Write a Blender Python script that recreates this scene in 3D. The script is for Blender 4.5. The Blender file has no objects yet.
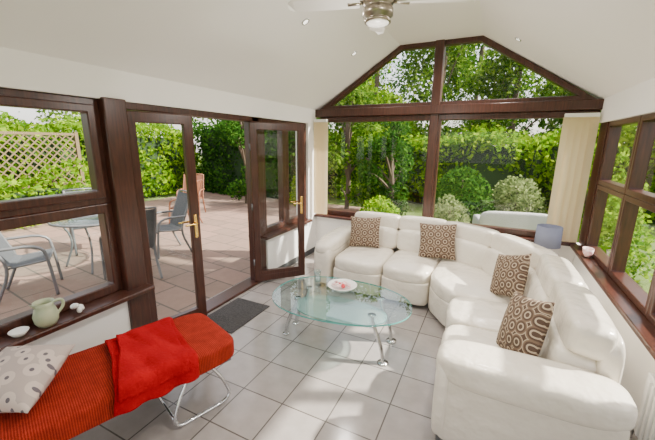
import bpy, bmesh, math, random
import numpy as np
from mathutils import Vector, Matrix
random.seed(7); rng=np.random.default_rng(7)
COL=bpy.context.scene.collection

# ---------------------------------------------------------------- materials
def newmat(name):
    m=bpy.data.materials.new(name);m.use_nodes=True
    nt=m.node_tree;b=nt.nodes['Principled BSDF'];return m,nt,b
def mat(name,col,rough=.5,metal=0,bump=0,bscale=20,spec=None,col2=None,nscale=6,coat=0,sheen=0,detail=4,bdist=.02):
    m,nt,b=newmat(name)
    b.inputs['Base Color'].default_value=(*col,1);b.inputs['Roughness'].default_value=rough;b.inputs['Metallic'].default_value=metal
    if spec is not None:b.inputs['Specular IOR Level'].default_value=spec
    b.inputs['Coat Weight'].default_value=coat;b.inputs['Coat Roughness'].default_value=.15;b.inputs['Sheen Weight'].default_value=sheen
    tc=nt.nodes.new('ShaderNodeTexCoord')
    n=nt.nodes.new('ShaderNodeTexNoise');n.inputs['Scale'].default_value=nscale;n.inputs['Detail'].default_value=3
    nt.links.new(tc.outputs['Object'],n.inputs['Vector'])
    r=nt.nodes.new('ShaderNodeValToRGB');c2=col2 or tuple(c*.95 for c in col)
    r.color_ramp.elements[0].position=.35;r.color_ramp.elements[1].position=.65
    r.color_ramp.elements[0].color=(*c2,1);r.color_ramp.elements[1].color=(*col,1)
    nt.links.new(n.outputs['Fac'],r.inputs[0]);nt.links.new(r.outputs[0],b.inputs['Base Color'])
    if bump:
        n2=nt.nodes.new('ShaderNodeTexNoise');n2.inputs['Scale'].default_value=bscale;n2.inputs['Detail'].default_value=detail
        nt.links.new(tc.outputs['Object'],n2.inputs['Vector'])
        bp=nt.nodes.new('ShaderNodeBump');bp.inputs['Strength'].default_value=bump;bp.inputs['Distance'].default_value=bdist
        nt.links.new(n2.outputs['Fac'],bp.inputs['Height']);nt.links.new(bp.outputs[0],b.inputs['Normal'])
    return m
M={}
M['wall']=mat('wall_paint',(.90,.88,.85),.7,col2=(.89,.87,.84))
M['ceil']=mat('ceiling_paint',(.93,.905,.885),.75,col2=(.925,.90,.88))
M['leather']=mat('white_leather',(.80,.74,.635),.24,bump=.6,bscale=6.5,col2=(.73,.67,.57),nscale=3,spec=.55,coat=.25,bdist=.04,detail=3)
M['chrome']=mat('chrome',(.70,.71,.73),.12,1)
M['nickel']=mat('brushed_nickel',(.36,.32,.26),.28,1)
M['gold']=mat('brass',(.85,.55,.15),.25,1)
M['skirt']=mat('dark_skirting',(.06,.065,.07),.35)
M['grey']=mat('grey_plastic',(.12,.12,.125),.5)
M['white']=mat('white_ceramic',(.85,.84,.80),.25)
M['cream']=mat('cream_ceramic',(.50,.53,.34),.3,col2=(.38,.45,.30),nscale=12)
M['mat']=mat('door_mat_fibre',(.07,.065,.065),.95,bump=.8,bscale=150,col2=(.035,.033,.033),nscale=60)
M['throw']=mat('red_fleece',(.40,.003,.008),.95,bump=.5,bscale=60,col2=(.31,.002,.006),spec=.1)
M['shade']=mat('lamp_shade_fabric',(.20,.22,.31),.8)
m,nt,b=newmat('blind_fabric');b.inputs['Base Color'].default_value=(.88,.73,.47,1);b.inputs['Roughness'].default_value=.8
_t=nt.nodes.new('ShaderNodeBsdfTranslucent');_t.inputs[0].default_value=(.90,.72,.43,1);_x=nt.nodes.new('ShaderNodeMixShader');_x.inputs[0].default_value=.35
nt.links.new(b.outputs[0],_x.inputs[1]);nt.links.new(_t.outputs[0],_x.inputs[2]);nt.links.new(_x.outputs[0],nt.nodes['Material Output'].inputs[0]);M['blind']=m
M['alu']=mat('garden_aluminium',(.16,.165,.17),.45,.3)
M['sling']=mat('sling_fabric',(.07,.078,.085),.8)
M['teak']=mat('teak',(.20,.075,.035),.6)
M['trellis']=mat('trellis_wood',(.17,.12,.06),.85)
M['rattan']=mat('white_rattan',(.50,.50,.48),.6,bump=.6,bscale=60)
M['bark']=mat('bark',(.10,.07,.045),.9,bump=.7,bscale=12)
M['pink']=mat('pink_ceramic',(.75,.35,.36),.3,col2=(.85,.75,.72),nscale=25)
M['red']=mat('red_petals',(.6,.04,.05),.6)
M['rad']=mat('radiator_enamel',(.8,.8,.79),.35)

m,nt,b=newmat('mahogany_upvc');M['frame']=m
tc=nt.nodes.new('ShaderNodeTexCoord');mp=nt.nodes.new('ShaderNodeMapping');mp.inputs['Scale'].default_value=(14,14,1.2)
n=nt.nodes.new('ShaderNodeTexNoise');n.inputs['Scale'].default_value=5;n.inputs['Detail'].default_value=6
r=nt.nodes.new('ShaderNodeValToRGB');r.color_ramp.elements[0].position=.3;r.color_ramp.elements[0].color=(.030,.010,.007,1);r.color_ramp.elements[1].position=.75;r.color_ramp.elements[1].color=(.085,.028,.016,1)
L=nt.links.new;L(tc.outputs['Object'],mp.inputs[0]);L(mp.outputs[0],n.inputs[0]);L(n.outputs['Fac'],r.inputs[0]);L(r.outputs[0],b.inputs['Base Color']);b.inputs['Roughness'].default_value=.28

def brickmat(name,c1,c2,cm,w,h,mort,offset,rough,bump=.3,spec=.5,rot=0):
    m,nt,b=newmat(name);L=nt.links.new
    tc=nt.nodes.new('ShaderNodeTexCoord');mp=nt.nodes.new('ShaderNodeMapping');mp.inputs['Rotation'].default_value=(0,0,rot);mp.inputs['Location'].default_value=(.12,.05,0)
    bk=nt.nodes.new('ShaderNodeTexBrick');bk.offset=offset;bk.squash=1
    bk.inputs['Scale'].default_value=1;bk.inputs['Brick Width'].default_value=w;bk.inputs['Row Height'].default_value=h
    bk.inputs['Mortar Size'].default_value=mort;bk.inputs['Mortar Smooth'].default_value=.2;bk.inputs['Bias'].default_value=0
    bk.inputs['Color1'].default_value=(*c1,1);bk.inputs['Color2'].default_value=(*c2,1);bk.inputs['Mortar'].default_value=(*cm,1)
    L(tc.outputs['Object'],mp.inputs[0]);L(mp.outputs[0],bk.inputs[0])
    n=nt.nodes.new('ShaderNodeTexNoise');n.inputs['Scale'].default_value=9;n.inputs['Detail'].default_value=6;L(tc.outputs['Object'],n.inputs[0])
    mx=nt.nodes.new('ShaderNodeMix');mx.data_type='RGBA';mx.blend_type='MULTIPLY';mx.inputs[0].default_value=.35
    L(bk.outputs['Color'],mx.inputs[6]);L(n.outputs['Fac'],mx.inputs[7]);L(mx.outputs[2],b.inputs['Base Color'])
    inv=nt.nodes.new('ShaderNodeMath');inv.operation='SUBTRACT';inv.inputs[0].default_value=1;L(bk.outputs['Fac'],inv.inputs[1])
    bp=nt.nodes.new('ShaderNodeBump');bp.inputs['Strength'].default_value=bump;bp.inputs['Distance'].default_value=.004;L(inv.outputs[0],bp.inputs['Height']);L(bp.outputs[0],b.inputs['Normal'])
    b.inputs['Roughness'].default_value=rough;b.inputs['Specular IOR Level'].default_value=spec
    return m
M['tile']=brickmat('floor_tiles',(.40,.36,.34),(.365,.33,.31),(.12,.105,.095),.333,.333,.005,0,.16)
M['patio']=brickmat('patio_slabs',(.33,.205,.15),(.25,.17,.125),(.12,.095,.075),.6,.4,.012,.5,.8,rot=.1)

def paneglass(name,tint,refl,rough=0.0):
    m=bpy.data.materials.new(name);m.use_nodes=True;nt=m.node_tree;nt.nodes.clear();L=nt.links.new
    o=nt.nodes.new('ShaderNodeOutputMaterial');t=nt.nodes.new('ShaderNodeBsdfTransparent');t.inputs[0].default_value=(*tint,1)
    g=nt.nodes.new('ShaderNodeBsdfGlossy');g.inputs['Roughness'].default_value=rough
    lw=nt.nodes.new('ShaderNodeLayerWeight');lw.inputs[0].default_value=.5
    pw=nt.nodes.new('ShaderNodeMath');pw.operation='POWER';pw.inputs[1].default_value=5
    mu=nt.nodes.new('ShaderNodeMath');mu.operation='MULTIPLY_ADD';mu.inputs[1].default_value=.9*refl if refl<1.05 else .9;mu.inputs[2].default_value=.05*refl
    mx=nt.nodes.new('ShaderNodeMixShader');L(lw.outputs['Facing'],pw.inputs[0]);L(pw.outputs[0],mu.inputs[0]);L(mu.outputs[0],mx.inputs[0]);L(t.outputs[0],mx.inputs[1]);L(g.outputs[0],mx.inputs[2]);L(mx.outputs[0],o.inputs[0])
    return m
M['glass']=paneglass('window_glass',(.97,.985,.975),.6)
M['tglass']=paneglass('table_glass',(.84,.94,.93),1.7)
M['vglass']=paneglass('vase_glass',(.85,.92,.92),3.5)
M['tedge']=mat('glass_edge',(.10,.42,.38),.1)
m=bpy.data.materials.new('frosted_glass');m.use_nodes=True;nt=m.node_tree;b=nt.nodes['Principled BSDF']
b.inputs['Base Color'].default_value=(.55,.72,.72,1);b.inputs['Roughness'].default_value=.35;b.inputs['Alpha'].default_value=.35;M['frost']=m

m,nt,b=newmat('red_corduroy');M['cord']=m;L=nt.links.new
tc=nt.nodes.new('ShaderNodeTexCoord');w=nt.nodes.new('ShaderNodeTexWave');w.wave_type='BANDS';w.bands_direction='X';w.inputs['Scale'].default_value=30;w.inputs['Distortion'].default_value=2.5;w.inputs['Detail'].default_value=4;w.inputs['Detail Scale'].default_value=5
L(tc.outputs['Object'],w.inputs[0]);r=nt.nodes.new('ShaderNodeValToRGB');r.color_ramp.elements[0].color=(.26,.018,.010,1);r.color_ramp.elements[1].color=(.52,.044,.022,1);L(w.outputs['Fac'],r.inputs[0])
n=nt.nodes.new('ShaderNodeTexNoise');n.inputs['Scale'].default_value=16;n.inputs['Detail'].default_value=6;L(tc.outputs['Object'],n.inputs[0])
mx=nt.nodes.new('ShaderNodeMix');mx.data_type='RGBA';mx.blend_type='MULTIPLY';mx.inputs[0].default_value=.6;L(r.outputs[0],mx.inputs[6]);L(n.outputs['Fac'],mx.inputs[7]);L(mx.outputs[2],b.inputs['Base Color'])
bp=nt.nodes.new('ShaderNodeBump');bp.inputs['Strength'].default_value=.5;bp.inputs['Distance'].default_value=.004;L(w.outputs['Fac'],bp.inputs['Height']);L(bp.outputs[0],b.inputs['Normal']);b.inputs['Roughness'].default_value=.95;b.inputs['Specular IOR Level'].default_value=.1

def ringmat(name,stops,scale,rand):
    m,nt,b=newmat(name);L=nt.links.new
    tc=nt.nodes.new('ShaderNodeTexCoord');v=nt.nodes.new('ShaderNodeTexVoronoi');v.voronoi_dimensions='2D';v.inputs['Scale'].default_value=scale;v.inputs['Randomness'].default_value=rand
    L(tc.outputs['Object'],v.inputs['Vector']);r=nt.nodes.new('ShaderNodeValToRGB');r.color_ramp.interpolation='CONSTANT'
    e=r.color_ramp.elements
    e[0].position=0;e[0].color=(*stops[0][1],1);e[1].position=stops[1][0];e[1].color=(*stops[1][1],1)
    for p,c in stops[2:]:
        q=e.new(p);q.color=(*c,1)
    L(v.outputs['Distance'],r.inputs[0]);L(r.outputs[0],b.inputs['Base Color']);b.inputs['Roughness'].default_value=.8
    return m
br=(.080,.045,.028);cr=(.44,.35,.245);md=(.17,.11,.07)
M['ring']=ringmat('brown_ring_fabric',[(0,br),(.17,cr),(.28,br),(.42,md),(.52,cr),(.58,br)],12,.22)
M['pebble']=ringmat('beige_patterned_fabric',[(0,(.13,.11,.13)),(.12,(.60,.50,.45)),(.3,(.60,.50,.45)),(.42,(.46,.38,.35))],13,.9)

def leafmat(name,ca,cb,cc):
    m=bpy.data.materials.new(name);m.use_nodes=True;nt=m.node_tree;nt.nodes.clear();L=nt.links.new
    g=nt.nodes.new('ShaderNodeNewGeometry');r=nt.nodes.new('ShaderNodeValToRGB')
    e=r.color_ramp.elements;e[0].color=(*ca,1);e[1].color=(*cc,1);q=e.new(.55);q.color=(*cb,1)
    L(g.outputs['Random Per Island'],r.inputs[0])
    d=nt.nodes.new('ShaderNodeBsdfDiffuse');t=nt.nodes.new('ShaderNodeBsdfTranslucent');mx=nt.nodes.new('ShaderNodeMixShader');mx.inputs[0].default_value=.5
    o=nt.nodes.new('ShaderNodeOutputMaterial');L(r.outputs[0],d.inputs[0]);L(r.outputs[0],t.inputs[0]);L(d.outputs[0],mx.inputs[1]);L(t.outputs[0],mx.inputs[2]);L(mx.outputs[0],o.inputs[0])
    return m
M['leafA']=leafmat('hedge_leaf',(.05,.14,.004),(.17,.34,.008),(.38,.54,.02))
M['leafB']=leafmat('tree_leaf',(.022,.075,.006),(.075,.17,.012),(.21,.33,.03))
M['leafC']=leafmat('conifer_leaf',(.015,.055,.008),(.04,.12,.015),(.09,.20,.025))
M['leafD']=leafmat('pale_leaf',(.10,.15,.05),(.22,.29,.10),(.38,.44,.18))
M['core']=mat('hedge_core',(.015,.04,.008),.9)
M['grass']=mat('grass',(.13,.20,.03),.95,bump=.8,bscale=40,col2=(.085,.14,.02),nscale=3)

# ---------------------------------------------------------------- helpers
def link(ob,parent=None):
    COL.objects.link(ob)
    if parent is not None: ob.parent=parent
    return ob
def group(name,loc=(0,0,0),rz=0):
    e=bpy.data.objects.new(name,None);COL.objects.link(e);e.location=loc;e.rotation_euler=(0,0,rz);e.empty_display_size=.1
    return e
def mesh(name,vs,fs,mt,parent=None,smooth=False,loc=(0,0,0),rot=(0,0,0)):
    me=bpy.data.meshes.new(name);me.from_pydata([tuple(v) for v in vs],[],fs);me.update()
    bm=bmesh.new();bm.from_mesh(me);bmesh.ops.recalc_face_normals(bm,faces=bm.faces);bm.to_mesh(me);bm.free()
    if isinstance(mt,(list,tuple)):
        for x in mt: me.materials.append(M[x])
    else: me.materials.append(M[mt])
    if smooth:
        for p in me.polygons:p.use_smooth=True
    ob=bpy.data.objects.new(name,me);ob.location=loc;ob.rotation_euler=rot
    return link(ob,parent)
CF=[(0,3,2,1),(4,5,6,7),(0,1,5,4),(1,2,6,5),(2,3,7,6),(3,0,4,7)]
def boxes(name,bl,mt,parent=None,bevel=0,loc=(0,0,0),rot=(0,0,0)):
    vs=[];fs=[]
    for (x0,x1,y0,y1,z0,z1) in bl:
        o=len(vs);vs+=[(x0,y0,z0),(x1,y0,z0),(x1,y1,z0),(x0,y1,z0),(x0,y0,z1),(x1,y0,z1),(x1,y1,z1),(x0,y1,z1)]
        fs+=[tuple(i+o for i in f) for f in CF]
    ob=mesh(name,vs,fs,mt,parent,loc=loc,rot=rot)
    if bevel:
        md=ob.modifiers.new('bevel','BEVEL');md.width=bevel;md.segments=2;md.limit_method='ANGLE'
    return ob
def smoothpts(pts,cyc=False,it=2):
    pts=[Vector(p) for p in pts]
    for _ in range(it):
        out=[];n=len(pts)
        if not cyc: out.append(pts[0])
        for i in range(n if cyc else n-1):
            a,b=pts[i],pts[(i+1)%n];out+=[a*.75+b*.25,a*.25+b*.75]
        if not cyc: out.append(pts[-1])
        pts=out
    return pts
def tube(name,pts,r,mt,parent=None,cyc=False,it=2,seg=10,flat=1):
    pts=smoothpts(pts,cyc,it) if it else [Vector(p) for p in pts]
    n=len(pts);vs=[];fs=[];up=None
    for i,p in enumerate(pts):
        if cyc: t=(pts[(i+1)%n]-pts[i-1])
        else: t=pts[min(i+1,n-1)]-pts[max(i-1,0)]
        t.normalize()
        if up is None:
            up=Vector((0,0,1)) if abs(t.z)<.9 else Vector((1,0,0))
        s=t.cross(up).normalized();up=s.cross(t).normalized()
        for k in range(seg):
            a=2*math.pi*k/seg;vs.append(p+s*math.cos(a)*r+up*math.sin(a)*r*flat)
    for i in range(n if cyc else n-1):
        for k in range(seg):
            j=(i+1)%n;fs.append((i*seg+k,i*seg+(k+1)%seg,j*seg+(k+1)%seg,j*seg+k))
    if not cyc: fs+=[tuple(range(seg)),tuple((n-1)*seg+k for k in range(seg))]
    return mesh(name,vs,fs,mt,parent,True)
def lathe(name,prof,mt,parent=None,loc=(0,0,0),seg=32,rot=(0,0,0),sx=1,sy=1):
    vs=[];fs=[];n=len(prof)
    for r,z in prof:
        for k in range(seg):
            a=2*math.pi*k/seg;vs.append((r*math.cos(a)*sx,r*math.sin(a)*sy,z))
    for i in range(n-1):
        for k in range(seg): fs.append((i*seg+k,i*seg+(k+1)%seg,(i+1)*seg+(k+1)%seg,(i+1)*seg+k))
    ob=mesh(name,vs,fs,mt,parent,True,loc,rot)
    return ob
def rbox(name,c,size,mt,parent=None,n=6,rot=(0,0,0),N=14,deform=None,mid=None):
    vs={};verts=[];fs=[]
    def vid(p):
        k=tuple(round(x,5) for x in p)
        if k not in vs: vs[k]=len(verts);verts.append(k)
        return vs[k]
    g=[-1+2*i/N for i in range(N+1)]
    for ax in range(3):
        for s in (-1,1):
            for i in range(N):
                for j in range(N):
                    q=[]
                    for (a,b) in ((g[i],g[j]),(g[i+1],g[j]),(g[i+1],g[j+1]),(g[i],g[j+1])):
                        p=[0,0,0];p[ax]=s;p[(ax+1)%3]=a;p[(ax+2)%3]=b;q.append(vid(p))
                    fs.append(tuple(q))
    out=[]
    for p in verts:
        p=Vector(p);mxx=max(abs(p.x),abs(p.y),abs(p.z));nn=(abs(p.x)**n+abs(p.y)**n+abs(p.z)**n)**(1/n)
        q=p*(mxx/nn)
        q=Vector((q.x*size[0]/2,q.y*size[1]/2,q.z*size[2]/2))
        if deform:q=deform(q,p)
        out.append(q)
    return mesh(name,out,fs,mt,parent,True,c,rot)
def pillow(name,c,s,t,mt,rot):
    g=group(name,c)
    def df(q,p):
        u,v=p.x,p.y
        k=max(0,(1-u*u))*max(0,(1-v*v))
        z=p.z*t/2*(k**.45+.04)
        return Vector((u*s/2*(1-.08*(1-v*v)*abs(u)),v*s/2*(1-.08*(1-u*u)*abs(v)),z))
    ob=rbox('cover',(0,0,0),(s,s,t),mt,g,n=30,N=20,deform=df)
    g.rotation_euler=rot
    return g
def resample_round(poly,it=3,sub=.08):
    pts=[]
    n=len(poly)
    for i in range(n):
        a=Vector(poly[i]);b=Vector(poly[(i+1)%n]);d=(b-a).length;k=max(2,int(d/sub))
        for j in range(k): pts.append(a.lerp(b,j/k))
    for _ in range(it):
        m=len(pts);pts=[(pts[i-1]+pts[i]*2+pts[(i+1)%m])/4 for i in range(m)]
    return pts
def puff(name,poly,z0,z1,mt,parent,r=.05,crown=.03,it=3):
    pts=resample_round(poly,it);n=len(pts);c=sum(pts,Vector((0,0)))/n
    R=sum((p-c).length for p in pts)/n
    rings=[(r*.6,z0),(r*.2,z0+r*.3),(0,z0+r*.8)]
    for k in range(6):
        a=math.pi/2*k/5;rings.append((r*(1-math.cos(a)),z1-r+r*math.sin(a)))
    for f in (.3,.45,.6,.75,.9): rings.append((f*R,z1+crown*(1-(1-f)**2)))
    vs=[];fs=[]
    for d,z in rings:
        for p in pts: q=c+(p-c)*(1-d/R);vs.append((q.x,q.y,z))
    m=len(rings)
    for i in range(m-1):
        for k in range(n): fs.append((i*n+k,i*n+(k+1)%n,(i+1)*n+(k+1)%n,(i+1)*n+k))
    vs.append((c.x,c.y,z1+crown));t=len(vs)-1
    for k in range(n): fs.append(((m-1)*n+k,(m-1)*n+(k+1)%n,t))
    fs.append(tuple(range(n)))
    return mesh(name,vs,fs,mt,parent,True)
def inset(poly,w):
    n=len(poly);c=(sum(p[0] for p in poly)/n,sum(p[1] for p in poly)/n);ls=[]
    for i in range(n):
        a,b=poly[i],poly[(i+1)%n];dx,dy=b[0]-a[0],b[1]-a[1];l=math.hypot(dx,dy);nx,ny=-dy/l,dx/l
        if (c[0]-a[0])*nx+(c[1]-a[1])*ny<0:nx,ny=-nx,-ny
        ls.append((nx,ny,nx*a[0]+ny*a[1]+w))
    out=[]
    for i in range(n):
        a1,b1,c1=ls[i-1];a2,b2,c2=ls[i];D=a1*b2-a2*b1
        out.append(((c1*b2-c2*b1)/D,(a1*c2-a2*c1)/D))
    return out
def polyframe(name,poly,w,d0,d1,mp,parent,glass=True):
    inn=inset(poly,w);n=len(poly);vs=[];fs=[]
    for d in (d0,d1):
        for p in poly: vs.append(mp(p[0],p[1],d))
        for p in inn: vs.append(mp(p[0],p[1],d))
    for i in range(n):
        j=(i+1)%n
        fs+=[(i,j,n+j,n+i),(2*n+i,3*n+i,3*n+j,2*n+j),(i,2*n+i,2*n+j,j),(n+i,n+j,3*n+j,3*n+i)]
    ob=mesh(name+'_frame',vs,fs,'frame',parent)
    md=ob.modifiers.new('bevel','BEVEL');md.width=.008;md.segments=2
    mid=(d0+d1)/2
    if glass:
        g=[mp(p[0],p[1],mid) for p in inset(poly,w*.8)]
        mesh(name+'_glass',g,[tuple(range(n))],'glass',parent)
    return inn
def rect(a0,a1,z0,z1): return [(a0,z0),(a1,z0),(a1,z1),(a0,z1)]

# ---------------------------------------------------------------- room
XL,XR,YB,YF=-2.5,1.0,4.69,-1.7
EZ=2.25;TZ=3.03;FX0,FX1=-1.26,-.26
boxes('floor',[(XL-.25,XR+.2,YF-.2,YB+.15,-.12,0)],'tile')
def slab(name,pts,y0,y1,mt):
    n=len(pts);vs=[(x,y0,z) for x,z in pts]+[(x,y1,z) for x,z in pts]
    fs=[tuple(range(n)),tuple(range(n,2*n))]+[(i,(i+1)%n,n+(i+1)%n,n+i) for i in range(n)]
    return mesh(name,vs,fs,mt)
k=(TZ-EZ)/(FX0-XL)
inner=[(XL-.3,EZ-.3*k),(FX0,TZ),(FX1,TZ),(XR+.22,EZ-.22*(TZ-EZ)/(XR-FX1))]
outer=[(x,z+.12) for x,z in inner][::-1]
slab('ceiling',inner+outer,YF-.2,YB+.22,'ceil')
boxes('wall_left',[(-2.72,XL,YF,1.49,0,.56),(-2.72,XL,YF,-.55,.56,2.04),(-2.72,XL,3.36,YB,0,.56),(-2.72,XL,4.44,YB,.56,2.04),(-2.66,XL,YF,YB,2.04,2.26)],'wall')
boxes('wall_right',[(XR,XR+.2,YF,YB,0,.60),(XR,XR+.2,YF,0,.6,2.0),(XR,XR+.14,YF,YB,2.0,2.26)],'wall')
boxes('wall_back',[(XL-.2,XR+.2,YB,YB+.16,0,.60)],'wall')
boxes('wall_front',[(XL-.2,-2.1,YF-.15,YF,0,2.15),(.6,XR+.2,YF-.15,YF,0,2.15)],'wall')  # unseen wall behind the camera, wide opening added to let light in
slabpts=[(XL-.2,2.15),(XL,EZ),(FX0,TZ),(FX1,TZ),(XR,EZ),(XR+.2,2.15)]
slab('wall_front_gable',slabpts,YF-.15,YF,'wall')
boxes('baseboard_back',[(XL,XR,YB-.012,YB,0,.08)],'skirt')
boxes('baseboard_left',[(XL,XL+.012,3.37,YB-.013,0,.08),(XL,XL+.012,YF,1.48,0,.08)],'skirt')
boxes('baseboard_right',[(XR-.012,XR,YF,YB-.013,0,.08)],'skirt')
boxes('trim_1',[(-2.72,-2.38,-.55,1.66,.56,.60)],'frame',bevel=.01)
boxes('trim_2',[(-2.72,-2.42,3.25,4.44,.56,.60)],'frame',bevel=.01)
boxes('trim_3',[(.92,1.2,0,YB-.09,.60,.64)],'frame',bevel=.01)
boxes('trim_4',[(XL,XR,YB-.08,YB+.16,.60,.635)],'frame',bevel=.01)
boxes('trim_5',[(-2.66,-2.47,1.49,1.66,.0,2.05),(-2.64,-2.52,3.16,3.36,.0,2.05),(-2.64,-2.52,1.6,3.3,1.985,2.05),(-2.70,-2.5,1.64,3.27,0,.03)],'frame',bevel=.01)
mL=lambda a,z,d:(-2.58+d,a,z)
for i,(a0,a1) in enumerate([(-.5,.52),(.52,1.50)]):
    w=group('window_%d'%(i+1))
    polyframe('lower',rect(a0,a1,.60,1.30),.07,-.045,.045,mL,w)
    polyframe('upper',rect(a0,a1,1.30,2.04),.055,-.045,.045,mL,w)
    polyframe('casement',rect(a0+.045,a1-.045,1.345,1.995),.055,-.02,.065,mL,w,False)
w=group('window_3')
for a0,a1 in ((3.34,3.88),(3.88,4.44)):
    polyframe('pane',rect(a0,a1,.60,2.04),.075,-.045,.045,mL,w)
mR=lambda a,z,d:(1.08+d,a,z)
ys=[0.0,.95,1.9,2.75,3.6,4.45]
for i in range(5):
    w=group('window_%d'%(i+4))
    polyframe('lower',rect(ys[i],ys[i+1],.64,1.36),.05,-.05,.05,mR,w)
    polyframe('upper',rect(ys[i],ys[i+1],1.36,2.0),.05,-.05,.05,mR,w)
boxes('trim_6',[(1.02,1.14,4.45,4.72,.64,2.0)],'frame')
mB=lambda a,z,d:(a,4.77+d,z)
w=group('window_9')
polyframe('left',rect(-2.45,-.74,.635,2.14),.075,-.05,.05,mB,w)
polyframe('right',rect(-.74,1.0,.635,2.14),.075,-.05,.05,mB,w)
w=group('window_10')
sl=(TZ-EZ)/(FX0-XL);sr=(TZ-EZ)/(XR-FX1)
polyframe('gable_left',[(XL+.02,2.24),(-.75,2.24),(-.75,TZ),(FX0,TZ)],.06,-.05,.05,mB,w)
polyframe('gable_right',[(-.75,2.24),(XR-.02,2.24),(FX1,TZ),(-.75,TZ)],.06,-.05,.05,mB,w)
boxes('trim_7',[(XL-.05,XR+.1,4.66,4.83,2.14,2.25),(-.805,-.695,4.69,4.84,.63,TZ)],'frame',bevel=.008)

def door(name,hx,hy,fx,fy,hand):
    wd=math.hypot(fx-hx,fy-hy);ang=math.atan2(fy-hy,fx-hx)
    g=group(name,(hx,hy,0),ang)
    mp=lambda a,z,d:(a,d,z)
    polyframe('leaf',rect(0,wd,.035,1.98),.085,-.025,.025,mp,g)
    boxes('bottom_rail',[(.08,wd-.08,-.024,.024,.12,.17)],'frame',g)
    for s in (-1,1):
        boxes('backplate_%d'%(s+2),[(wd-.06,wd-.03,s*.025-.004,s*.025+.004,.88,1.10)],'gold',g,bevel=.003)
        tube('handle_%d'%(s+2),[(wd-.045,s*.028,1.02),(wd-.045,s*.065,1.02),(wd-.07,s*.07,1.02),(wd-.16,s*.068,1.02)],.009,'gold',g)
    for z in (.3,1.0,1.7): lathe('hinge',[(0,-.04),(.009,-.04),(.009,.04),(0,.04)],'grey',g,(-.004,-.03,z),10)
door('door_1',-2.56,1.67,-2.42,2.20,1)
door('door_2',-2.54,3.13,-2.10,3.62,1)

def blind(name,x0,x1,n):
    g=group(name,(0,0,0));vs=[];fs=[]
    for i in range(n):
        x=x0+(x1-x0)*(i+.5)/n;a=math.radians(10);o=len(vs);hw=.04
        for z in (.66,2.06):
            for kk in range(5):
                t=-1+kk*.5;dx=t*hw*math.cos(a)-(1-t*t)*.004*math.sin(a);dy=t*hw*math.sin(a)+(1-t*t)*.004
                vs.append((x+dx,4.585+dy,z))
        for kk in range(4): fs.append((o+kk,o+kk+1,o+5+kk+1,o+5+kk))
    mesh('slats',vs,fs,'blind',g,True)
    boxes('rail',[(x0,x1,4.56,4.61,2.06,2.10)],'white',g)
    return g
blind('vertical_blind',.66,.97,5)
blind('vertical_blind',-2.47,-2.26,4)

# ---------------------------------------------------------------- sofa
S=group('corner_sofa')
lea='leather'
seats=[[(-1.60,3.38),(-1.0,3.38),(-1.0,4.14),(-1.60,4.14)],
[(-1.0,3.38),(-.47,3.38),(-.42,4.14),(-1.0,4.14)],
[(-.47,3.38),(-.22,3.02),(.46,3.08),(.46,3.35),(.08,3.86),(-.42,4.14)],
[(-.22,3.02),(-.20,2.52),(.46,2.52),(.46,3.08)],
[(-.20,2.52),(-.18,1.98),(.46,1.98),(.46,2.52)]]
for i,p in enumerate(seats):
    puff('seat_%d'%(i+1),p,.27,.43,lea,S,r=.05,crown=.03)
    c=Vector((sum(q[0] for q in p)/len(p),sum(q[1] for q in p)/len(p)))
    puff('base_%d'%(i+1),[tuple(c+(Vector(q)-c)*.985) for q in p],.05,.30,lea,S,r=.02,crown=0,it=1)
def back(i,p0,p1,zt=.86):
    a=Vector(p0);b=Vector(p1);d=b-a;Ln=d.length+.015;ang=math.atan2(d.y,d.x)
    g=bpy.data.objects.new('back_%d'%i,None);COL.objects.link(g);g.parent=S;g.location=((a.x+b.x)/2,(a.y+b.y)/2,0);g.rotation_euler=(0,0,ang)
    rbox('lumbar_%d'%i,(0,-.06,.54),(Ln,.25,.30),lea,g,n=5,rot=(math.radians(-10),0,0),N=18)
    rbox('headroll_%d'%i,(0,.0,.745),(Ln,.23,.21),lea,g,n=5,rot=(math.radians(-8),0,0),N=18)
    rbox('shell_%d'%i,(0,.09,.42),(Ln,.12,.74),lea,g,n=8,N=16)
back(1,(-1.62,4.24),(-1.0,4.24));back(2,(-1.0,4.24),(-.42,4.24))
back(3,(-.42,4.24),(.14,3.92));back(4,(.14,3.92),(.55,3.32));back(5,(.55,3.32),(.57,2.68));back(6,(.57,2.68),(.57,1.98))
rbox('arm_left_body',(-1.74,3.84,.30),(.22,.92,.50),lea,S,n=8,N=16)
rbox('arm_left_pad',(-1.74,3.83,.53),(.26,.93,.18),lea,S,n=3.2,N=18,rot=(math.radians(3),0,0))
rbox('arm_near_body',(.28,1.84,.30),(.86,.24,.50),lea,S,n=8,N=16)
rbox('arm_near_pad',(.28,1.85,.53),(.90,.30,.19),lea,S,n=4,N=20)
rbox('arm_near_front',(-.12,1.85,.32),(.09,.27,.52),lea,S,n=4,N=16)
for i,(x,y) in enumerate([(-1.76,3.5),(-1.76,4.2),(-.4,3.5),(-.1,1.80),(.6,1.80),(.5,3.3),(-.1,3.1)]):
    lathe('foot_%d'%i,[(0,0),(.03,0),(.035,.08),(0,.08)],'grey',S,(x,y,0),12)

def rotm(yaw,tilt,spin=0):
    R=Matrix.Rotation(yaw,4,'Z')@Matrix.Rotation(math.radians(90)-tilt,4,'Y')@Matrix.Rotation(spin,4,'Z')
    return R.to_euler()
pillow('throw_pillow',(-1.38,3.93,.645),.40,.13,'ring',rotm(math.radians(-82),.30,0.04))
pillow('throw_pillow',(-.48,3.92,.65),.42,.13,'ring',rotm(math.radians(-85),.30,0.05))
pillow('throw_pillow',(.24,3.16,.64),.40,.13,'ring',rotm(math.radians(-150),.35,.35))
pillow('throw_pillow',(.28,2.22,.65),.40,.14,'ring',rotm(math.radians(-160),.35,.3))

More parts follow.
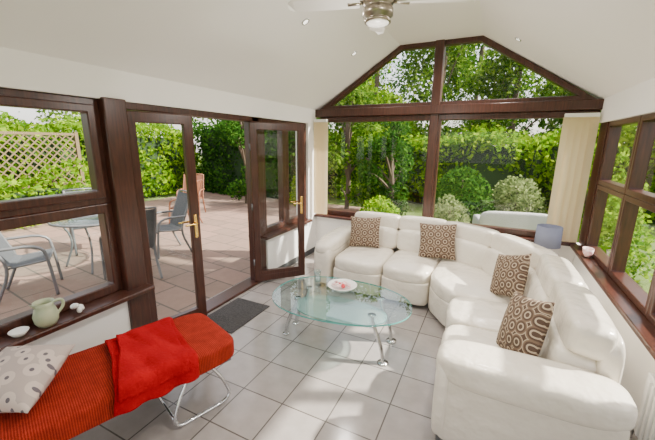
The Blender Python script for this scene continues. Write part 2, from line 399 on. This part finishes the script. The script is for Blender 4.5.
# ---------------------------------------------------------------- coffee table
T=group('glass_coffee_table',(-1.08,2.49,0),math.radians(4))
def oval(a,b,n=64,e=2.3,egg=.08):
    out=[]
    for k in range(n):
        t=2*math.pi*k/n;c,s=math.cos(t),math.sin(t)
        x=math.copysign(abs(c)**(2/e),c)*a;y=math.copysign(abs(s)**(2/e),s)*b*(1-egg*c);out.append((x,y))
    return out
def plate(name,pts,z0,z1,mt,em,parent):
    n=len(pts);vs=[(x,y,z0) for x,y in pts]+[(x,y,z1) for x,y in pts]
    fs=[tuple(range(n)),tuple(range(n,2*n))]+[(i,(i+1)%n,n+(i+1)%n,n+i) for i in range(n)]
    ob=mesh(name,vs,fs,[mt,em],parent)
    for i,p in enumerate(ob.data.polygons): p.material_index=0 if i<2 else 1
    return ob
plate('top',oval(.62,.42),.408,.42,'tglass','tedge',T)
plate('shelf',oval(.42,.22),.30,.308,'frost','tedge',T)
for sy in (-1,1):
    tube('leg_left_%d'%(sy+2),[(-.50,sy*.10,0.008),(-.47,sy*.11,.15),(-.38,sy*.12,.32),(-.36,sy*.12,.405)],.018,'chrome',T)
    lathe('foot_left_%d'%(sy+2),[(0,0),(.03,0),(.03,.01),(0,.012)],'chrome',T,(-.50,sy*.10,0),16)
    lathe('pad_left_%d'%(sy+2),[(0,0),(.028,0),(.028,.008),(0,.008)],'chrome',T,(-.36,sy*.12,.4),16)
    tube('leg_right_%d'%(sy+2),[(.44,sy*.17,.008),(.42,sy*.17,.15),(.34,sy*.16,.33),(.33,sy*.16,.405)],.028,'chrome',T,flat=.5)
    lathe('foot_right_%d'%(sy+2),[(0,0),(.045,0),(.045,.01),(0,.012)],'chrome',T,(.44,sy*.17,0),16)
    lathe('pad_right_%d'%(sy+2),[(0,0),(.035,0),(.035,.008),(0,.008)],'chrome',T,(.33,sy*.16,.4),16)
    tube('rail_%d'%(sy+2),[(-.40,sy*.12,.29),(0,sy*.13,.29),(.36,sy*.16,.29)],.010,'chrome',T)
B=group('decorative_bowl',(-1.13,2.64,.421))
lathe('dish',[(0,.0),(.05,0),(.09,.018),(.135,.055),(.14,.057),(.125,.055),(.085,.025),(.04,.01),(0,.009)],'white',B,seg=40)
for i in range(22):
    a=random.uniform(0,6.28);rr=random.uniform(.0,.09)
    rbox('petal_%d'%i,(rr*math.cos(a),rr*math.sin(a),.035+random.random()*.025),(.045,.035,.022),'pink' if i%4 else 'red',B,n=2.2,N=5,rot=(random.random(),random.random(),a))
Vs=group('glass_vase',(-1.42,2.70,.421))
lathe('body',[(0,0),(.03,0),(.034,.01),(.03,.06),(.036,.12),(.033,.12),(.027,.06),(.03,.015),(0,.012)],'vglass',Vs,seg=24)
lathe('candle',[(0,.013),(.02,.013),(.02,.05),(0,.052)],'white',Vs,seg=16)

# ---------------------------------------------------------------- bench
ang=math.atan2(-.94,-.35)+0.03
Bn=group('upholstered_bench',(-1.69,1.64,0),ang)
Lb=1.40;Wb=.60
rbox('seat_cushion',(Lb/2,0,.385),(Lb,Wb,.15),'cord',Bn,n=9,N=24)
boxes('seat_frame',[(.04,Lb-.04,-.25,.25,.29,.315)],'grey',Bn,bevel=.005)
for q,x in enumerate((.08,Lb-.50)):
    for sy in (-1,1):
        tube('leg_%d_%d'%(q,sy+1),[(x+.10,sy*.24,.30),(x+.02,sy*.25,.16),(x-.02,sy*.26,.012),(x+.20,sy*.26,.012),(x+.38,sy*.26,.012),(x+.34,sy*.25,.16),(x+.26,sy*.24,.30)],.011,'chrome',Bn)
    tube('brace_%d'%q,[(x+.38-.03,-.26,.03),(x+.35,.26,.03)],.009,'chrome',Bn,it=0)
def blanket():
    nu,nv=44,60;g=group('red_throw_blanket',Bn.location,ang)
    def sheet(name,s0,s1,yb,L_,lift,skew,am):
        vs=[];fs=[]
        for i in range(nu+1):
            for j in range(nv+1):
                u=i/nu;v=j/nv;yy=yb+v*L_
                x=s0+(s1-s0)*u+skew*(v-.5)+.012*math.sin(v*5+u*3)
                top=.472+lift;edge=.312+lift*.7
                if yy<edge-.03: y=yy;z=top
                else:
                    d=yy-(edge-.03);r=.035
                    if d<r*math.pi/2: y=edge-.03+r*math.sin(d/r);z=top-r*(1-math.cos(d/r))
                    else: y=edge+.005+.014*math.sin(u*17+lift*30)*min(1,max(0,(d-.05)/.1));z=top-r-(d-r*math.pi/2)
                w=am*(.8*math.sin(u*13+v*4)+.5*math.sin(v*9+u*6)+.6*math.sin((u*1.3+v)*15)+1.6)
                fe=min(1,(1-v)*12,v*12)
                vs.append((x,y,z+w*(.3+.7*fe)))
        for i in range(nu):
            for j in range(nv):
                a=i*(nv+1)+j;fs.append((a,a+1,a+nv+2,a+nv+1))
        ob=mesh(name,vs,fs,'throw',g,True);md=ob.modifiers.new('s','SOLIDIFY');md.thickness=.016;md.offset=1
    sheet('cloth',.28,.70,-.24,.67,0,.08,.007)
    sheet('cloth_fold',.32,.66,-.21,.60,.026,.12,.008)
blanket()
cu=Matrix.Rotation(ang,4,'Z')@Vector((1.08,-.02,0))
pillow('patterned_cushion',(Bn.location.x+cu.x,Bn.location.y+cu.y,.575),.37,.18,'pebble',(math.radians(20),math.radians(-2),math.radians(28)))

# ---------------------------------------------------------------- small things
boxes('door_mat',[(-2.46,-2.02,2.12,2.72,.0,.012)],'mat',bevel=.004)
J=group('cream_jug',(-2.445,.94,.601))
lathe('body',[(0,0),(.045,0),(.062,.03),(.066,.07),(.055,.11),(.046,.13),(.055,.16),(.052,.16),(.042,.13),(.05,.10),(.055,.05),(0,.01)],'cream',J,seg=28)
tube('handle',[(.0,.05,.14),(.0,.10,.14),(.0,.105,.09),(.0,.06,.05)],.009,'cream',J)
mesh('spout',[(-.015,-.045,.15),(.015,-.045,.15),(0,-.075,.168),(0,-.045,.12)],[(0,1,2),(0,2,3),(1,3,2)],'cream',J)
Sh=group('white_shell_ornament',(-2.45,1.12,.601))
for i in range(7):
    a=i*.9;rbox('lobe_%d'%i,(.02*math.cos(a),.02*math.sin(a),.02+.006*i),(.04,.03,.04),'white',Sh,n=2.2,N=6,rot=(a,.3,a))
Fl=group('white_dish_ornament',(-2.455,.80,.601))
lathe('dish',[(0,0),(.03,0),(.05,.03),(.047,.032),(.02,.01),(0,.01)],'white',Fl)
St=group('round_side_table',(.66,4.36,0))
lathe('top',[(0,.44),(.17,.44),(.17,.46),(0,.46)],'frame',St)
lathe('stem',[(0,0),(.12,0),(.12,.02),(.025,.04),(.02,.44),(0,.44)],'frame',St)
Lp=group('table_lamp',(.66,4.36,.461))
lathe('base',[(0,0),(.06,0),(.065,.02),(.03,.05),(.02,.12),(.012,.2),(0,.2)],'chrome',Lp)
lathe('shade',[(.11,.18),(.13,.18),(.125,.41),(.115,.41),(.115,.2)],'shade',Lp)
Pk=group('pink_shell_dish',(.98,4.10,.641))
lathe('dish',[(0,0),(.03,0),(.07,.04),(.08,.09),(.075,.09),(.03,.02),(0,.015)],'pink',Pk,seg=20,sx=.6)
Rd=group('radiator',(0,0,0))
boxes('panel',[(.93,.955,.7,2.3,.10,.50)],'rad',Rd,bevel=.004)
boxes('fins',[(.915,.93,.72+i*.05,.745+i*.05,.12,.48) for i in range(31)],'rad',Rd,bevel=.004)
boxes('brackets',[(.955,.995,.9,.94,.2,.4),(.955,.995,2.0,2.04,.2,.4)],'rad',Rd)
tube('pipe',[(.95,2.32,.14),(.95,2.36,.12),(.95,2.36,.0)],.008,'chrome',Rd)
# fan
F=group('ceiling_fan',(-.78,2.32,.03))
lathe('rod',[(.0,2.7),(.015,2.7),(.015,2.95),(.06,2.96),(.07,3.0),(0,3.0)],'nickel',F)
q=.86
lathe('motor',[(0,2.72),(.09*q,2.72),(.115*q,2.70),(.115*q,2.61),(.10*q,2.60),(.10*q,2.585),(.115*q,2.58),(.115*q,2.54),(.09*q,2.525),(.09*q,2.52),(.10*q,2.515),(.10*q,2.50),(0,2.50)],'nickel',F)
lathe('lamp_glass',[(0,2.478),(.05*q,2.483),(.085*q,2.495),(.09*q,2.505),(0,2.505)],'white',F)
fl=bpy.data.lights.new('fan_lamp','POINT');fl.energy=14;fl.shadow_soft_size=.1;fl.color=(1,.93,.86);fo=bpy.data.objects.new('fan_lamp',fl);link(fo,F);fo.location=(0,0,2.15)
for i in range(4):
    a=math.radians(199+90*i);c,s=math.cos(a),math.sin(a)
    vs=[];fs=[]
    N=12
    for kk in range(N+1):
        t=kk/N;r=.12+.48*t;w=.035+.025*math.sin(min(1,t*1.3)*math.pi/2)
        if t>.9:w*=math.sqrt(max(.05,1-((t-.9)/.1)**2))
        for sgn in (-1,1):
            for dz in (0,.008): vs.append((r*c-sgn*w*s,r*s+sgn*w*c,2.615+dz+sgn*.012))
    for kk in range(N):
        o=kk*4;fs+=[(o,o+2,o+6,o+4),(o+1,o+5,o+7,o+3),(o,o+4,o+5,o+1),(o+2,o+3,o+7,o+6)]
    fs+=[(0,1,3,2),(N*4,N*4+2,N*4+3,N*4+1)]
    mesh('blade_%d'%i,vs,fs,'wall',F)
    tube('arm_%d'%i,[(.08*c,.08*s,2.625),(.2*c,.2*s,2.613)],.012,'nickel',F,it=0)
m,nt,b=newmat('lamp_glow');b.inputs['Emission Color'].default_value=(1,.93,.8,1);b.inputs['Emission Strength'].default_value=3;M['glow']=m
def zc(x):
    if x<FX0:return EZ+(x-XL)*sl
    if x>FX1:return EZ+(XR-x)*sr
    return TZ
for (x,y) in [(-1.62,3.99),(-1.62,2.83),(-1.62,1.5),(.10,4.16),(.10,2.83),(.10,1.5)]:
    z=zc(x);tilt=-math.atan(sl) if x<FX0 else math.atan(sr)
    g=group('recessed_downlight',(x,y,z-.004));g.rotation_euler=(0,tilt,0)
    lathe('rim',[(.026,0),(.036,0),(.036,-.006),(.028,-.008),(.026,0)],'chrome',g,seg=20)
    lathe('bulb',[(0,-.002),(.026,-.002),(.026,-.003),(0,-.003)],'glow',g,seg=20)
    ld=bpy.data.lights.new('downlight_lamp','SPOT');ld.energy=75;ld.spot_size=math.radians(150);ld.spot_blend=.9;ld.shadow_soft_size=.06;ld.color=(1,.92,.84)
    lo=bpy.data.objects.new('downlight_lamp',ld);link(lo,g);lo.location=(0,0,-.03)

# ---------------------------------------------------------------- outside
boxes('ground_lawn',[(-40,40,-30,45,-.30,-.12)],'grass')
boxes('floor_patio',[(-9.5,-2.75,-4,9.0,-.12,-.05)],'patio')
def leafmesh(name,P,size,mt,parent=None,flat=None):
    n=len(P);d=rng.normal(size=(n,3));d/=np.linalg.norm(d,axis=1)[:,None]
    e=rng.normal(size=(n,3));e-=(e*d).sum(1)[:,None]*d;e/=np.linalg.norm(e,axis=1)[:,None]
    s=size*(.6+.8*rng.random(n))[:,None]
    V=np.stack([P-d*s*.5,P+e*s*.28,P+d*s*.5,P-e*s*.28],1).reshape(-1,3)
    me=bpy.data.meshes.new(name);me.vertices.add(n*4);me.vertices.foreach_set('co',V.ravel().astype(np.float32))
    me.loops.add(n*4);me.loops.foreach_set('vertex_index',np.arange(n*4,dtype=np.int32))
    me.polygons.add(n);me.polygons.foreach_set('loop_start',np.arange(0,n*4,4,dtype=np.int32));me.polygons.foreach_set('loop_total',np.full(n,4,np.int32))
    me.update(calc_edges=True);me.materials.append(M[mt]);ob=bpy.data.objects.new(name,me);return link(ob,parent)
def hedge(x0,x1,y0,y1,h,n,mt,size=.13):
    g=group('hedge',((x0+x1)/2,(y0+y1)/2,-.11));lx,ly=x1-x0,y1-y0
    ci=min(.15,lx*.25,ly*.25)
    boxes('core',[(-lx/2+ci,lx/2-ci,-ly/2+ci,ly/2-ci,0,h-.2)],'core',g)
    A=np.array([lx*h,lx*h,ly*h,ly*h,lx*ly]);f=rng.choice(5,n,p=A/A.sum())
    u=rng.random(n);v=rng.random(n)*h;w=rng.random(n)
    P=np.zeros((n,3));P[:,2]=v
    for k in range(5):
        m_=f==k
        if k<2: P[m_,0]=(u[m_]-.5)*lx;P[m_,1]=(ly/2)*(1 if k else -1)
        elif k<4: P[m_,1]=(u[m_]-.5)*ly;P[m_,0]=(lx/2)*(1 if k==3 else -1)
        else: P[m_,0]=(u[m_]-.5)*lx;P[m_,1]=(w[m_]-.5)*ly;P[m_,2]=h
    b_=.17*np.sin(P[:,0]*2.1+P[:,2]*1.3)+.16*np.sin(P[:,1]*2.7+P[:,0]*.9+P[:,2]*3.1)
    P+=rng.normal(size=(n,3))*.09;P[:,2]+=b_*(f==4);P[:,1]+=b_*((f<2))*1.0;P[:,0]+=b_*((f==2)|(f==3))
    P[:,2]=np.maximum(P[:,2],.12)
    leafmesh('leaves',P,size,mt,g)
def tree(x,y,h,R,n,mt,size=.16,name='tree',low=.3,nb=16):
    g=group(name,(x,y,-.12))
    tube('trunk',[(0,0,0),(.05,.03,h*.3),(-.05,.05,h*.6),(.03,0,h*.9)],.05+R*.02,'bark',g,seg=8)
    P=[]
    for b_ in range(nb):
        a=rng.random()*6.28;zz=h*(low+(1-low)*rng.random());rr=R*rng.random()**.5*(.8 if zz<h*.8 else .5)
        c=np.array([rr*math.cos(a),rr*math.sin(a),zz]);q=rng.normal(size=(n//nb,3));q/=np.linalg.norm(q,axis=1)[:,None];q*=(rng.random(n//nb)**.4)[:,None]*R*.38
        P.append(c+q)
        if b_<9: tube('branch_%d'%b_,[(0,0,zz*.6),(c[0]*.5,c[1]*.5,zz*.85),tuple(c)],.03,'bark',g,seg=6)
    P=np.concatenate(P);P[:,2]=np.maximum(P[:,2],.1)
    leafmesh('leaves',P,size,mt,g)
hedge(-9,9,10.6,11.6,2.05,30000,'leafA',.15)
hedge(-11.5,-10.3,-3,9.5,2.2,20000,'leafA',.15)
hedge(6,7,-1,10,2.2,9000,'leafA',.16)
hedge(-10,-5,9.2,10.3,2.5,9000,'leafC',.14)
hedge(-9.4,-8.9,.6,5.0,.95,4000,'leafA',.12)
for (x,y,h,R,mt) in [(-7.5,13.4,6.5,2.3,'leafB'),(-4.5,13.6,5.6,2.1,'leafA'),(-2.2,15.2,6.6,2.3,'leafB'),(.5,13.8,5.6,2.0,'leafB'),(3.2,14.4,6.2,2.2,'leafA'),(6.5,13.4,5.8,2.2,'leafB'),(-1,18,7,2.6,'leafC'),(4,18.5,7,2.6,'leafC'),(-6,18,7,2.6,'leafC')]:
    tree(x,y,h,R,7000,mt,.17,low=.2)
for (x,y,h,R) in [(-13.8,8,6,2.3),(-13.8,3.5,6.5,2.5),(-13.5,1,5.5,2.2),(-14.2,-.5,6,2.3),(-11.5,12.5,7,2.4)]:
    tree(x,y,h,R,6500,'leafB',low=.15)
tree(-3.6,8.6,3.4,1.0,4500,'leafB',.11,'tree',.08)
tree(-2.3,8.4,2.4,.85,4000,'leafC',.10,'tree',.08)
tree(1.9,8.9,1.8,.9,3000,'leafA',.10,'tree',.1)
tree(-6.6,7.9,3.3,.8,2600,'leafC',.10,'tree',.12)
def bush(x,y,r,h,n,mt,size):
    g=group('shrub',(x,y,-.11));q=rng.normal(size=(n,3));q/=np.linalg.norm(q,axis=1)[:,None];q*=(rng.random(n)**.3)[:,None]
    q[:,2]=np.abs(q[:,2]);q*=np.array([r,r,h]);q[:,2]+=.08
    tube('stem',[(0,0,0),(.02,0,h*.4),(0,.02,h*.8)],.02,'bark',g,seg=6)
    leafmesh('leaves',q,size,mt,g)
bush(-.55,5.7,.4,1.0,1800,'leafD',.08);bush(-1.9,6.2,.5,.8,1800,'leafA',.08);bush(1.7,6.0,.5,1.1,1800,'leafA',.08)
bush(-.6,8.6,.8,1.3,3000,'leafC',.10);bush(.6,9.2,.7,1.1,2600,'leafD',.09);bush(-4.9,8.7,.6,1.2,2600,'leafA',.09)
# trellis
Tr=group('garden_trellis',(-9.8,3.0,-.05))
def strip(y0,z0,y1,z1,x):
    d=Vector((0,y1-y0,z1-z0)).normalized();nrm=Vector((0,-d.z,d.y))*.013
    return [(x,y0-nrm.y,z0-nrm.z),(x,y0+nrm.y,z0+nrm.z),(x,y1+nrm.y,z1+nrm.z),(x,y1-nrm.y,z1-nrm.z)]
V=[];Fc=[]
for i in range(-14,34):
    for sgn in (1,-1):
        a0=i*.17;pts=[]
        for z in np.linspace(.75,1.95,41):
            y=(a0+z) if sgn>0 else (a0+2.5-z)
            if 0<=y<=4.2: pts.append((y,z))
        if len(pts)>1:
            q_=strip(pts[0][0],pts[0][1],pts[-1][0],pts[-1][1],.01*sgn);o=len(V);V+=q_;Fc.append((o,o+1,o+2,o+3))
me_ob=mesh('lattice',[(x,y-2.1,z) for x,y,z in V],Fc,'trellis',Tr);md=me_ob.modifiers.new('s','SOLIDIFY');md.thickness=.012
boxes('posts',[(-.04,.04,y-.04,y+.04,0,2.02) for y in (-2.1,0,2.1)]+[(-.03,.03,-2.1,2.1,.70,.76),(-.03,.03,-2.1,2.1,1.93,1.99)],'trellis',Tr)
# garden table & chairs
G=group('garden_table',(-5.1,2.75,-.05))
lathe('top',[(0,.70),(.52,.70),(.53,.712),(.52,.72),(0,.72)],'tglass',G,seg=40)
tube('rim',[(.53*math.cos(a),.53*math.sin(a),.71) for a in np.linspace(0,6.2832,33)[:-1]],.016,'alu',G,cyc=True,it=0)
for i in range(4):
    a=math.pi/4+i*math.pi/2;tube('leg_%d'%i,[(.46*math.cos(a),.46*math.sin(a),.7),(.3*math.cos(a),.3*math.sin(a),.4),(.45*math.cos(a),.45*math.sin(a),.01)],.014,'alu',G)
def gchair(x,y,rz,frame='alu',seat='sling',name='garden_chair'):
    g=group(name,(x,y,-.04),rz)
    for s in (-1,1):
        tube('side_%d'%s,[(.25,s*.26,0),(.22,s*.26,.42),(.18,s*.27,.63),(-.22,s*.27,.62)],.017,frame,g)
        tube('rear_%d'%s,[(-.28,s*.25,0),(-.12,s*.25,.38),(-.22,s*.25,.62),(-.34,s*.24,.98)],.017,frame,g)
        tube('seat_rail_%d'%s,[(.22,s*.24,.43),(-.14,s*.24,.39)],.012,frame,g,it=0)
    tube('top_rail',[(-.34,-.24,.98),(-.345,0,.99),(-.34,.24,.98)],.013,frame,g,it=0)
    tube('front_rail',[(.22,-.25,.43),(.22,.25,.43)],.012,frame,g,it=0)
    vs=[];fs=[];pr=[(.22,.435),(.08,.41),(-.08,.395),(-.15,.42),(-.21,.6),(-.28,.8),(-.335,.96)]
    for px,pz in pr: vs+=[(px,-.235,pz),(px,.235,pz)]
    for i in range(len(pr)-1): fs.append((2*i,2*i+1,2*i+3,2*i+2))
    ob=mesh('sling',vs,fs,seat,g);md=ob.modifiers.new('s','SOLIDIFY');md.thickness=.008
gchair(-4.85,1.80,math.radians(60));gchair(-4.15,2.60,math.radians(165));gchair(-4.7,3.6,math.radians(-110));gchair(-5.95,3.1,math.radians(-20))
gchair(-5.9,5.0,math.radians(-150),'teak','teak')
gchair(-6.7,5.9,math.radians(-60),'teak','teak')
def rattan(x,y,rz,w):
    g=group('rattan_garden_sofa',(x,y,-.11),rz)
    rbox('base',(0,0,.2),(w,.75,.36),'rattan',g,n=10,N=8);rbox('backrest',(0,-.33,.50),(w,.14,.55),'rattan',g,n=6,N=10)
    for s in (-1,1): rbox('arm_%d'%s,(s*(w/2-.07),0,.42),(.14,.75,.34),'rattan',g,n=6,N=8)
    rbox('cushion',(0,.04,.42),(w-.3,.62,.12),'white',g,n=5,N=8)
rattan(.40,6.6,math.radians(12),1.15)

# ---------------------------------------------------------------- light
sun=bpy.data.lights.new('sun','SUN');sun.energy=19;sun.angle=math.radians(1.6);sun.color=(1,.93,.82)
so=bpy.data.objects.new('sun',sun);COL.objects.link(so)
az=Vector((.90,.43,0)).normalized();el=math.radians(39);D=-(az*math.cos(el)+Vector((0,0,math.sin(el))))
so.rotation_euler=D.to_track_quat('-Z','Y').to_euler();so.location=(10,10,10)
wd=bpy.data.worlds.new('World');bpy.context.scene.world=wd;wd.use_nodes=True;nt=wd.node_tree;bg=nt.nodes['Background']
sky=nt.nodes.new('ShaderNodeTexSky');sky.sky_type='NISHITA';sky.sun_disc=False;sky.sun_elevation=el;sky.sun_rotation=math.atan2(az.x,az.y);sky.dust_density=3;sky.air_density=1
mx=nt.nodes.new('ShaderNodeMix');mx.data_type='RGBA';mx.inputs[0].default_value=.5;mx.inputs[7].default_value=(6.8,6.2,5.9,1)
nt.links.new(sky.outputs[0],mx.inputs[6]);nt.links.new(mx.outputs[2],bg.inputs[0]);bg.inputs[1].default_value=.50

# ---------------------------------------------------------------- camera
cd=bpy.data.cameras.new('camera');cam=bpy.data.objects.new('camera',cd);COL.objects.link(cam);bpy.context.scene.camera=cam
f,pi_,ya,ro=331.8,math.radians(12.97),math.radians(26.01),math.radians(.63)
cd.sensor_fit='HORIZONTAL';cd.sensor_width=36;cd.lens=f/655*36;cd.clip_start=.05;cd.clip_end=200
Fv=Vector((-math.sin(ya)*math.cos(pi_),math.cos(ya)*math.cos(pi_),-math.sin(pi_)));R0=Vector((math.cos(ya),math.sin(ya),0));U0=R0.cross(Fv)
Rv=R0*math.cos(ro)+U0*math.sin(ro);Uv=-R0*math.sin(ro)+U0*math.cos(ro)
mw=Matrix(((Rv.x,Uv.x,-Fv.x,0),(Rv.y,Uv.y,-Fv.y,0),(Rv.z,Uv.z,-Fv.z,1.75),(0,0,0,1)))
cam.matrix_world=mw
